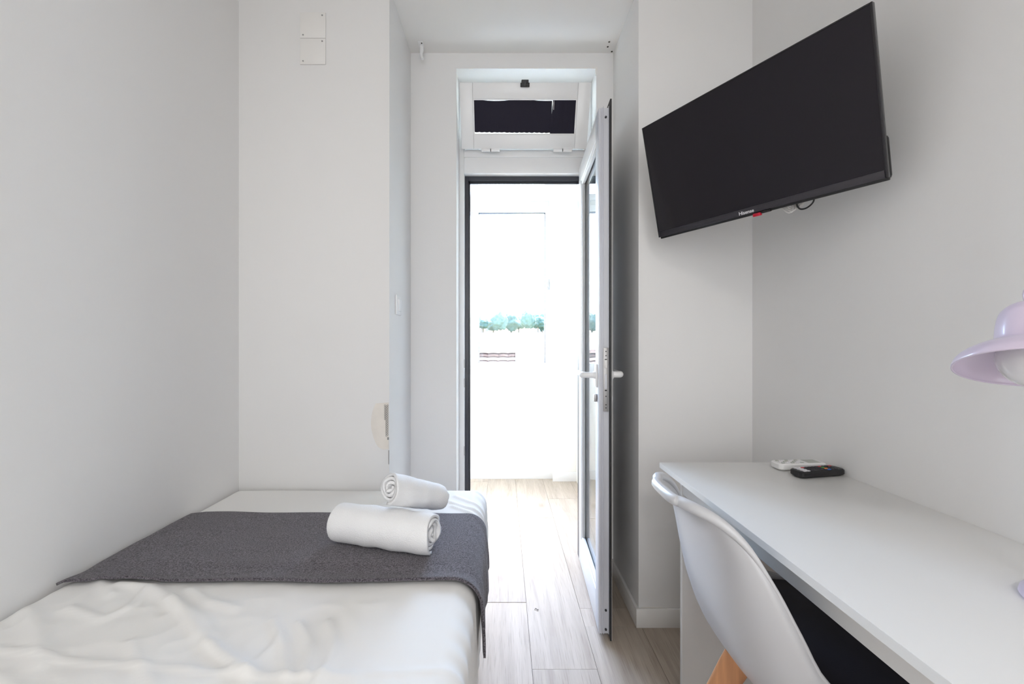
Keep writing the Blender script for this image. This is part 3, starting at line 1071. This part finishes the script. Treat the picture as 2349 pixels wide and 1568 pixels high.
# wall arm
inv = tv.matrix_world.inverted()
bm = bmesh.new()
bx(bm, -0.10, 0.10, 0.043, 0.050, -0.07, 0.07, 0.002)
p_wall = inv @ Vector((XR - 0.024, 1.38, 1.70))
p_mid = Vector((0.0, 0.06, 0.0))
tube(bm, [p_mid, p_mid + Vector((0, 0.03, 0)), p_wall], 0.014, 10)
obj('wall_arm', bm, M['black'], tv, smooth=True)
bm = bmesh.new()
bx(bm, XR - 0.012, XR - 0.002, 1.33, 1.43, 1.60, 1.80, 0.002)
for v in bm.verts:
    v.co = inv @ v.co
obj('wall_plate', bm, M['black'], tv)

# ------------------------------------------------------------------ desk
DZ, DX0, DX1, DY1, DY0 = 0.741, 0.503, 0.9895, 1.376, 0.10
desk = thing('desk', 'white laminate desk along the right wall with open front', 'desk', (0.75, 0.74, 0))
def dk(name, x0, x1, y0, y1, z0, z1, m, bev=0.0008, parent=None):
    return box(name, x0 - 0.75, x1 - 0.75, y0 - 0.74, y1 - 0.74, z0, z1, m, parent or desk, bev)
dk('desktop', DX0, DX1, DY0, DY1, DZ - 0.016, DZ, M['desk'])
dk('edge_band', DX0 - 0.0006, DX0 + 0.001, DY0, DY1, DZ - 0.0158, DZ - 0.0005, M['deskedge'], 0.0)
dk('side_panel', 0.567, 0.970, DY1 - 0.020, DY1 - 0.004, 0.0, DZ - 0.0165, M['desk'])
dk('side_panel', 0.567, 0.970, DY0 + 0.004, DY0 + 0.020, 0.0, DZ - 0.0165, M['desk'])
dk('front_rail', 0.569, 0.585, DY0 + 0.021, DY1 - 0.021, DZ - 0.096, DZ - 0.0165, M['desk'])
dk('back_panel', 0.950, 0.966, DY0 + 0.021, DY1 - 0.021, DZ - 0.36, DZ - 0.0165, M['desk'])

# ------------------------------------------------------------------ chair
CY = 0.94
chair = thing('chair', 'white moulded tub chair with wooden legs and dark seat pad at the desk', 'chair', (0.62, CY, 0))
rowsC = [  # centre x,z ; rim x,z ; half width ; rim shape power
    (0.860, 0.438, 0.845, 0.450, 0.200),
    (0.830, 0.395, 0.825, 0.462, 0.228),
    (0.750, 0.368, 0.760, 0.482, 0.246),
    (0.650, 0.362, 0.680, 0.500, 0.252),
    (0.570, 0.385, 0.610, 0.524, 0.246),
    (0.500, 0.440, 0.543, 0.552, 0.226),
    (0.462, 0.520, 0.510, 0.620, 0.206),
    (0.440, 0.600, 0.482, 0.684, 0.188),
    (0.424, 0.690, 0.452, 0.738, 0.170),
    (0.410, 0.742, 0.428, 0.768, 0.152),
    (0.390, 0.776, 0.402, 0.788, 0.130),
    (0.366, 0.794, 0.376, 0.798, 0.100),
    (0.352, 0.798, 0.362, 0.798, 0.062),
]
CT = catmull([(a, 0, b) for a, b, c, d, w in rowsC], 4)
RTm = catmull([(c, 0, d) for a, b, c, d, w in rowsC], 4)
WD = catmull([(w, 0, 0) for a, b, c, d, w in rowsC], 4)
bm = bmesh.new()
rows = []
NU = 24
for c, r, w in zip(CT, RTm, WD):
    row = []
    for k in range(NU + 1):
        q = -1 + 2 * k / NU
        aq = abs(q)
        e = aq ** 2.6
        lat = math.sin(q * math.pi / 2) * 0.82 + q * 0.18
        row.append(Vector((c.x + (r.x - c.x) * e - 0.62, w.x * lat, c.z + (r.z - c.z) * e)))
    rows.append(row)
grid(bm, rows)
shell = obj('shell', bm, M['shell'], chair, smooth='all')
so = shell.modifiers.new('thickness', 'SOLIDIFY'); so.thickness = 0.006; so.offset = 0
rimpts = [row[0] for row in rows] + rows[-1][1:] + [row[-1] for row in rows[::-1][1:]]
rr = []
nrow = len(rows)
for i, p in enumerate(rimpts):
    t = max(0, min(1, (p.z - 0.70) / 0.10))
    rr.append(0.0036 + 0.0082 * t ** 1.5)
bm = bmesh.new()
tube(bm, rimpts, rr, 10)
rim = obj('rolled_rim', bm, M['shell'], chair, smooth='all')
# seat pad
bm = bmesh.new()
rows = []
padr = [(0.52, 0.190), (0.55, 0.222), (0.62, 0.238), (0.72, 0.240), (0.80, 0.228), (0.85, 0.196)]
PP = catmull([(a, b, 0) for a, b in padr], 4)
for lvl, ins in ((0.440, 0.012), (0.468, 0.0), (0.476, 0.004), (0.480, 0.014)):
    loop = [Vector((p.x - 0.62, p.y - ins, lvl)) for p in PP] + [Vector((p.x - 0.62, -(p.y - ins), lvl)) for p in PP[::-1]]
    for p in loop:
        if ins:
            p.x = p.x + (0.07 - p.x) * ins * 3
    rows.append(loop)
V = grid(bm, rows, closed_u=True)
bm.faces.new(V[-1])
bm.faces.new(V[0][::-1])
sp = obj('seat_pad', bm, M['pad'], chair, smooth=True)
sp['label'] = 'charcoal padded seat'
# legs
for (tx, ty, fx, fy) in ((0.550, 0.058, 0.425, 0.172), (0.550, -0.058, 0.425, -0.172), (0.72, 0.058, 0.845, 0.172), (0.72, -0.058, 0.845, -0.172)):
    bm = bmesh.new()
    a = Vector((tx - 0.62, ty, 0.388)); b = Vector((fx - 0.62, fy, 0.0))
    d = (b - a).normalized()
    hd = Vector((fx - tx, fy - ty, 0)).normalized()
    side = hd.cross(Vector((0, 0, 1))).normalized()
    fwd = side.cross(d).normalized()
    prof = [(0.0, 0.031, 0.013), (0.10, 0.030, 0.013), (0.35, 0.025, 0.0125), (0.7, 0.018, 0.012), (0.99, 0.0135, 0.011), (1.0, 0.0125, 0.010)]
    rws = []
    for t, wa, wb_ in prof:
        c = a.lerp(b, t)
        ringp = []
        for k in range(16):
            ang = 2 * math.pi * k / 16
            ca, sa = math.cos(ang), math.sin(ang)
            ringp.append(c + fwd * wa * math.copysign(abs(ca) ** 0.5, ca) + side * wb_ * math.copysign(abs(sa) ** 0.5, sa))
        rws.append(ringp)
    for p in rws[-1]:
        p.z = max(0.0, p.z)
    V = grid(bm, rws, closed_u=True)
    bm.faces.new(V[0][::-1]); bm.faces.new(V[-1])
    obj('leg', bm, M['beech'], chair, smooth=True)
bm = bmesh.new()
bx(bm, -0.03, 0.09, -0.05, 0.05, 0.340, 0.3605, 0.004)
obj('leg_mount', bm, M['black'], chair, smooth=True)

# ------------------------------------------------------------------ desk lamp
lamp = thing('desk_lamp', 'lilac enamel desk lamp with bell shade on the white desk', 'lamp', (0.835, 0.606, DZ))
bm = bmesh.new()
lathe(bm, [(0, 0.0), (0.066, 0.0), (0.068, 0.004), (0.066, 0.012), (0.056, 0.020), (0.030, 0.026), (0.012, 0.030), (0.010, 0.038), (0, 0.038)], 40)
obj('lamp_base', bm, M['lilac'], lamp, smooth=True)
shc = Vector((0.7500, 0.600, 1.0860)) - Vector((0.835, 0.606, DZ))
ax = Vector((0.24, 0.265, 0.93)).normalized()
q = ax.to_track_quat('Z', 'Y').to_matrix().to_4x4()
sh = Matrix.Translation(shc) @ q
k = 0.00054
prof = [(157, 0), (156, 8), (150, 22), (136, 38), (112, 54), (86, 64), (77, 71), (73, 78), (71, 100), (66, 136), (57, 162), (36, 182), (0, 188)]
pr = catmull([(a * k, 0, b * k) for a, b in prof], 3)
bm = bmesh.new()
lathe(bm, [(max(0, p.x), p.z) for p in pr], 56)
bm.transform(sh)
shade = obj('lamp_shade', bm, M['lilac'], lamp, smooth='all')
so = shade.modifiers.new('thickness', 'SOLIDIFY'); so.thickness = 0.0022; so.offset = -1
bm = bmesh.new()
bpts = []
for i in range(15):
    t = math.pi * i / 14 * 0.86
    bpts.append((0.040 * math.sin(t), 0.014 - 0.040 * math.cos(t)))
bpts[0] = (0, 0.014 - 0.040)
bpts += [(0.013, 0.068), (0.0, 0.068)]
lathe(bm, bpts, 36)
bm.transform(sh)
obj('light_bulb', bm, M['bulb'], lamp, smooth='all')
bm = bmesh.new()
topp = sh @ Vector((0, 0, 188 * k))
tube(bm, catmull([topp - ax * 0.004, topp + ax * 0.02, topp + Vector((0.05, 0.02, 0.022)), topp + Vector((0.085, 0.035, -0.02)), Vector((0.012, 0.003, 0.26)), Vector((0.004, 0, 0.12)), Vector((0, 0, 0.034))], 8), 0.0065, 10)
obj('lamp_arm', bm, M['lilac'], lamp, smooth='all')

# ------------------------------------------------------------------ remotes on the desk
def rounded_slab(bm, L, Wd, z0, z1, r, bev):
    pts = []
    for (cx, cy, a0) in ((L / 2 - r, Wd / 2 - r, 0), (-L / 2 + r, Wd / 2 - r, 90), (-L / 2 + r, -Wd / 2 + r, 180), (L / 2 - r, -Wd / 2 + r, 270)):
        for i in range(6):
            a = math.radians(a0 + 18 * i)
            pts.append((cx + r * math.cos(a), cy + r * math.sin(a)))
    def lv(s, z):
        return [Vector((x * (1 - 2 * s / L), y * (1 - 2 * s / Wd), z)) for x, y in pts]
    V = grid(bm, [lv(bev * 2.5, z0), lv(bev, z0 + bev), lv(0, z0 + 2 * bev), lv(0, z1 - bev), lv(bev, z1)], closed_u=True)
    bm.faces.new(V[0][::-1]); bm.faces.new(V[-1])
    return bm


rm = thing('remote_control', 'black television remote with coloured keys beside the white one on the desk', 'remote',
           (0.9095, 1.238, DZ), (0, 0, math.radians(12)), 'remotes on the desk')
bm = rounded_slab(bmesh.new(), 0.154, 0.046, 0.0003, 0.020, 0.012, 0.003)
obj('body', bm, M['black'], rm, smooth=True)
kbm = bmesh.new(); bx(kbm, -0.0048, 0.0048, -0.0032, 0.0032, 0, 0.0022, 0.0008, 1)
kme = bpy.data.meshes.new('key'); kbm.to_mesh(kme); kbm.free()
kinds = {}
for nm in ('key_dark', 'key_white', 'key_red', 'key_green', 'key_orange', 'key_blue'):
    mm = kme.copy(); mm.materials.append(M[nm]); kinds[nm] = mm
for c in range(11):
    for r in range(4):
        nm = 'key_dark'
        if c in (0, 1):
            nm = 'key_white'
        if c == 2 and r == 3:
            nm = 'key_red'
        if c == 7:
            nm = ('key_blue', 'key_orange', 'key_green', 'key_red')[r]
        if c == 10 and r != 3:
            continue
        if c == 10:
            nm = 'key_red'
        o = bpy.data.objects.new('key', kinds[nm])
        COL.objects.link(o)
        o.parent = rm
        o.location = (-0.060 + c * 0.0120, -0.0150 + r * 0.0100, 0.0196)
bx(bm := bmesh.new(), -0.0772, -0.0762, -0.012, -0.010, 0.006, 0.014)
obj('ridge', bm, M['key_dark'], rm)

rw = thing('remote_control', 'white air conditioner remote lying behind the black one on the desk', 'remote',
           (0.900, 1.305, DZ), (0, 0, math.radians(4)), 'remotes on the desk')
bm = rounded_slab(bmesh.new(), 0.150, 0.050, 0.0003, 0.022, 0.012, 0.003)
obj('body', bm, M['remote_w'], rw, smooth=True)
box('display', 0.020, 0.060, -0.017, 0.017, 0.0215, 0.0228, M['key_grey'], rw, 0.0005)
for c in range(5):
    for r in range(3):
        o = bpy.data.objects.new('key', kinds['key_white'] if (c + r) % 2 else kinds.setdefault('key_grey', (lambda m_: (m_.materials.append(M['key_grey']), m_)[1])(kme.copy())))
        COL.objects.link(o)
        o.parent = rw
        o.location = (-0.058 + c * 0.0150, -0.013 + r * 0.013, 0.0217)

# ------------------------------------------------------------------ small wall fittings
def cover(label, z0, z1):
    t = thing('cover_plate', label, 'cover plate', (-0.757, YF, (z0 + z1) / 2), (0, 0, 0), 'blank cover plates high on the wall')
    h = (z1 - z0) / 2
    box('plate', -0.0505, 0.0505, -0.006, -0.0002, -h, h, M['base'], t, 0.0015)
    for sx, sz in ((0.038, h - 0.012), (-0.038, -h + 0.012)):
        bm = bmesh.new()
        cyl(bm, (sx, -0.0068, sz), (sx, -0.005, sz), 0.0032, n=12)
        obj('screw', bm, M['steel'], t)
    return t
cover('upper of two square white cover plates high on the left wall section', 2.3355, 2.437)
cover('lower of two square white cover plates high on the left wall section', 2.232, 2.3345)

sw = thing('light_switch', 'white light switch on the niche wall left of the doorway', 'switch', (NL, 1.828, 1.288))
box('switch_plate', 0.0002, 0.007, -0.040, 0.040, -0.042, 0.042, M['pvc'], sw, 0.0025)
box('rocker', 0.005, 0.013, -0.022, 0.022, -0.026, 0.026, M['pvc'], sw, 0.003)

hk = thing('curtain_bracket', 'small white curtain bracket hanging from the ceiling beside the niche corner', 'bracket', (-0.392, 2.035, HC))
bm = bmesh.new()
bx(bm, -0.012, 0.012, -0.03, 0.03, -0.004, -0.0002, 0.001)
obj('plate', bm, M['pvc'], hk)
bm = bmesh.new()
tube(bm, catmull([(0.0, 0.0, -0.003), (0.003, 0.0, -0.02), (0.0, 0.0, -0.045), (0.006, 0.0, -0.066)], 5), [0.009] * 8 + [0.0075] * 8, 10)
obj('hook', bm, M['pvc'], hk, smooth=True)
for yy in (-0.02, 0.012):
    bm = bmesh.new()
    cyl(bm, (0.006, yy, -0.0052), (0.006, yy, -0.0035), 0.0035, n=10)
    obj('screw', bm, M['hole'], hk)
for (hx, hy, hr) in ((0.498, 2.012, 0.0045), (0.499, 2.045, 0.0045), (0.527, 2.078, 0.0045)):
    bm = bmesh.new()
    cyl(bm, (hx, hy, HC - 0.0012), (hx, hy, HC + 0.004), hr, n=10)
    obj('screw_hole', bm, M['hole'], ceil)

crumb = bmesh.new()
tube(crumb, catmull([(0, 0, 0.001), (0.005, 0.004, 0.0035), (0.011, -0.004, 0.0025), (0.016, 0.0, 0.001)], 3), 0.0012, 6)
cr = obj('splinter', crumb, M['hole'], smooth=True)
cr.location = (0.132, 1.805, 0.0005)
tag(cr, 'tiny dark splinter lying on the pale floor planks', 'splinter')

# ------------------------------------------------------------------ the town beyond the window
hill = bmesh.new()
rows = []
for j in range(26):
    yy = 25 + j * 14
    row = []
    for i in range(30):
        xx = -180 + i * 12.5
        q = min(1.0, max(0.0, (yy - 62) / 54))
        h = -9 + 13.4 * q * q * (3 - 2 * q) + 0.012 * max(0, yy - 116) + 1.0 * noise.noise(Vector((xx * 0.02, yy * 0.02, 0)))
        row.append(Vector((xx, yy, h)))
    rows.append(row)
grid(hill, rows)
struct(obj('hill', hill, M['earth'], smooth='all'))

# near roof with courses of tiles
roof = thing('neighbour_roof', 'low pitched terracotta tile roof just outside the window', 'roof', (0, 0, 0))
RX1, RYa, RYb, RZa, RZb = 0.41, 11.4, 12.4, 0.40, 0.985
bm = bmesh.new()
vs = [(-9, RYa, RZa - 0.06), (RX1, RYa, RZa - 0.06), (RX1, RYb, RZb - 0.06), (-9, RYb, RZb - 0.06)]
lo = [bm.verts.new((x, y, z - 0.25)) for x, y, z in vs]
hi = [bm.verts.new(v) for v in vs]
bm.faces.new(hi); bm.faces.new(lo[::-1])
for i in range(4):
    j = (i + 1) % 4
    bm.faces.new((lo[i], lo[j], hi[j], hi[i]))
obj('roof_deck', bm, M['roofred'], roof)
tb = bmesh.new()
rws = []
for e, hh in ((0, 0.0), (1, 0.0)):
    rws.append([Vector((-0.14 + 0.28 * q / 8, -0.115 + 0.24 * e, 0.020 * math.sin(math.pi * q / 8) - 0.008 * e)) for q in range(9)])
grid(tb, rws)
tme = bpy.data.meshes.new('tile')
bmesh.ops.solidify(tb, geom=tb.faces[:], thickness=0.020)
tb.to_mesh(tme); tb.free()
tme.materials.append(M['tile'])
sl = math.atan2(RZb - RZa, RYb - RYa)
for r in range(6):
    for c in range(16):
        t = (r + 0.5) / 6
        o = bpy.data.objects.new('roof_tile', tme)
        COL.objects.link(o)
        o.parent = roof
        o.location = (RX1 - 0.15 - c * 0.275, RYa + (RYb - RYa) * t, RZa + (RZb - RZa) * t + 0.012 - 0.03)
        o.rotation_euler = (sl - 0.10, 0, 0)
bm = bmesh.new()
tube(bm, [(RX1, RYa, RZa - 0.0), (RX1, RYb, RZb)], 0.07, 8)
obj('verge', bm, M['house_w'], roof, smooth=True)
box('gable_wall', -9, RX1 - 0.05, RYa + 0.1, RYb, -8, RZa - 0.1, M['house_w'], roof)


def house(label, x0, x1, y, z0, z1, wallm, roofm, nw, roofh=1.2, depth=7):
    t = thing('house', label, 'house', ((x0 + x1) / 2, y, z0))
    w = (x1 - x0) / 2
    h = z1 - z0
    box('wall', -w, w, 0, depth, 0, h, wallm, t)
    bm = bmesh.new()
    pts = [(-w - 0.3, -0.3, h), (w + 0.3, -0.3, h), (w + 0.3, depth + 0.3, h), (-w - 0.3, depth + 0.3, h)]
    b = [bm.verts.new(p) for p in pts]
    r0 = bm.verts.new((-w * 0.6, depth / 2, h + roofh)); r1 = bm.verts.new((w * 0.6, depth / 2, h + roofh))
    bm.faces.new((b[0], b[1], r1, r0)); bm.faces.new((b[2], b[3], r0, r1))
    bm.faces.new((b[1], b[2], r1)); bm.faces.new((b[3], b[0], r0)); bm.faces.new(b[::-1])
    obj('roof', bm, roofm, t)
    for i in range(nw):
        for k in (0.80, 0.58):
            xx = -w + (i + 0.5) * 2 * w / nw
            f = box('window', xx - 0.5, xx + 0.5, -0.06, 0.02, h * k - 0.8, h * k + 0.4, M['house_win'], t)
    return t


house('pink walled house in the middle of the town view', -1.6, 0.4, 62, -7, 1.75, M['house_p'], M['roofred'], 2, 0.6)
house('white house with two small dark windows left of the pink house', -7.6, -2.6, 74, -7, 1.7, M['house_w'], M['roofred'], 3, 0.9)
house('cream house with a low red roof right of the pink house', 0.8, 4.6, 70, -7, 1.2, M['house_c'], M['roofred'], 2, 1.0)
house('large white apartment house at the right of the town view', 3.2, 12.0, 48, -8, 1.6, M['house_w'], M['house_w'], 4, 0.3)
house('wide white house in front of the tree line', -10, 0.0, 90, -4, 1.2, M['house_w'], M['house_c'], 5, 1.2)
house('cream house among the trees on the hillside', -9.5, -5, 150, 3, 9.2, M['house_c'], M['roofred'], 3, 1.5)
house('white house among the trees at the right of the hillside', 10, 17, 170, 3, 9.4, M['house_w'], M['roofred'], 4, 1.6)


def blob_tree(x, y, z, h, w, seed):
    t = thing('tree', 'leafy green tree on the hill beyond the town', 'tree', (x, y, z), group='trees on the hill')
    bm = bmesh.new()
    cyl(bm, (0, 0, -1), (0, 0, h * 0.5), w * 0.08, w * 0.05, 8)
    obj('trunk', bm, M['bark'], t)
    bm = bmesh.new()
    bmesh.ops.create_icosphere(bm, subdivisions=4, radius=1.0)
    for v in bm.verts:
        d = 1 + 0.35 * noise.noise(v.co * 1.6 + Vector((seed, 0, 0))) + 0.2 * noise.noise(v.co * 4.5 + Vector((0, seed, 0)))
        v.co = Vector((v.co.x * d * w * 0.5, v.co.y * d * w * 0.5, h * 0.6 + v.co.z * d * h * 0.42))
    obj('crown', bm, M['leaf'], t, smooth='all')


rnd = random.Random(21)
for i in range(20):
    x = -24 + i * 2.6 + rnd.uniform(-0.5, 0.5)
    d = 118 + (i % 3) * 9
    blob_tree(x, d, 4.6 + rnd.uniform(-0.6, 0.8), rnd.uniform(3.4, 6.0), rnd.uniform(3.6, 5.2), i * 3.7)
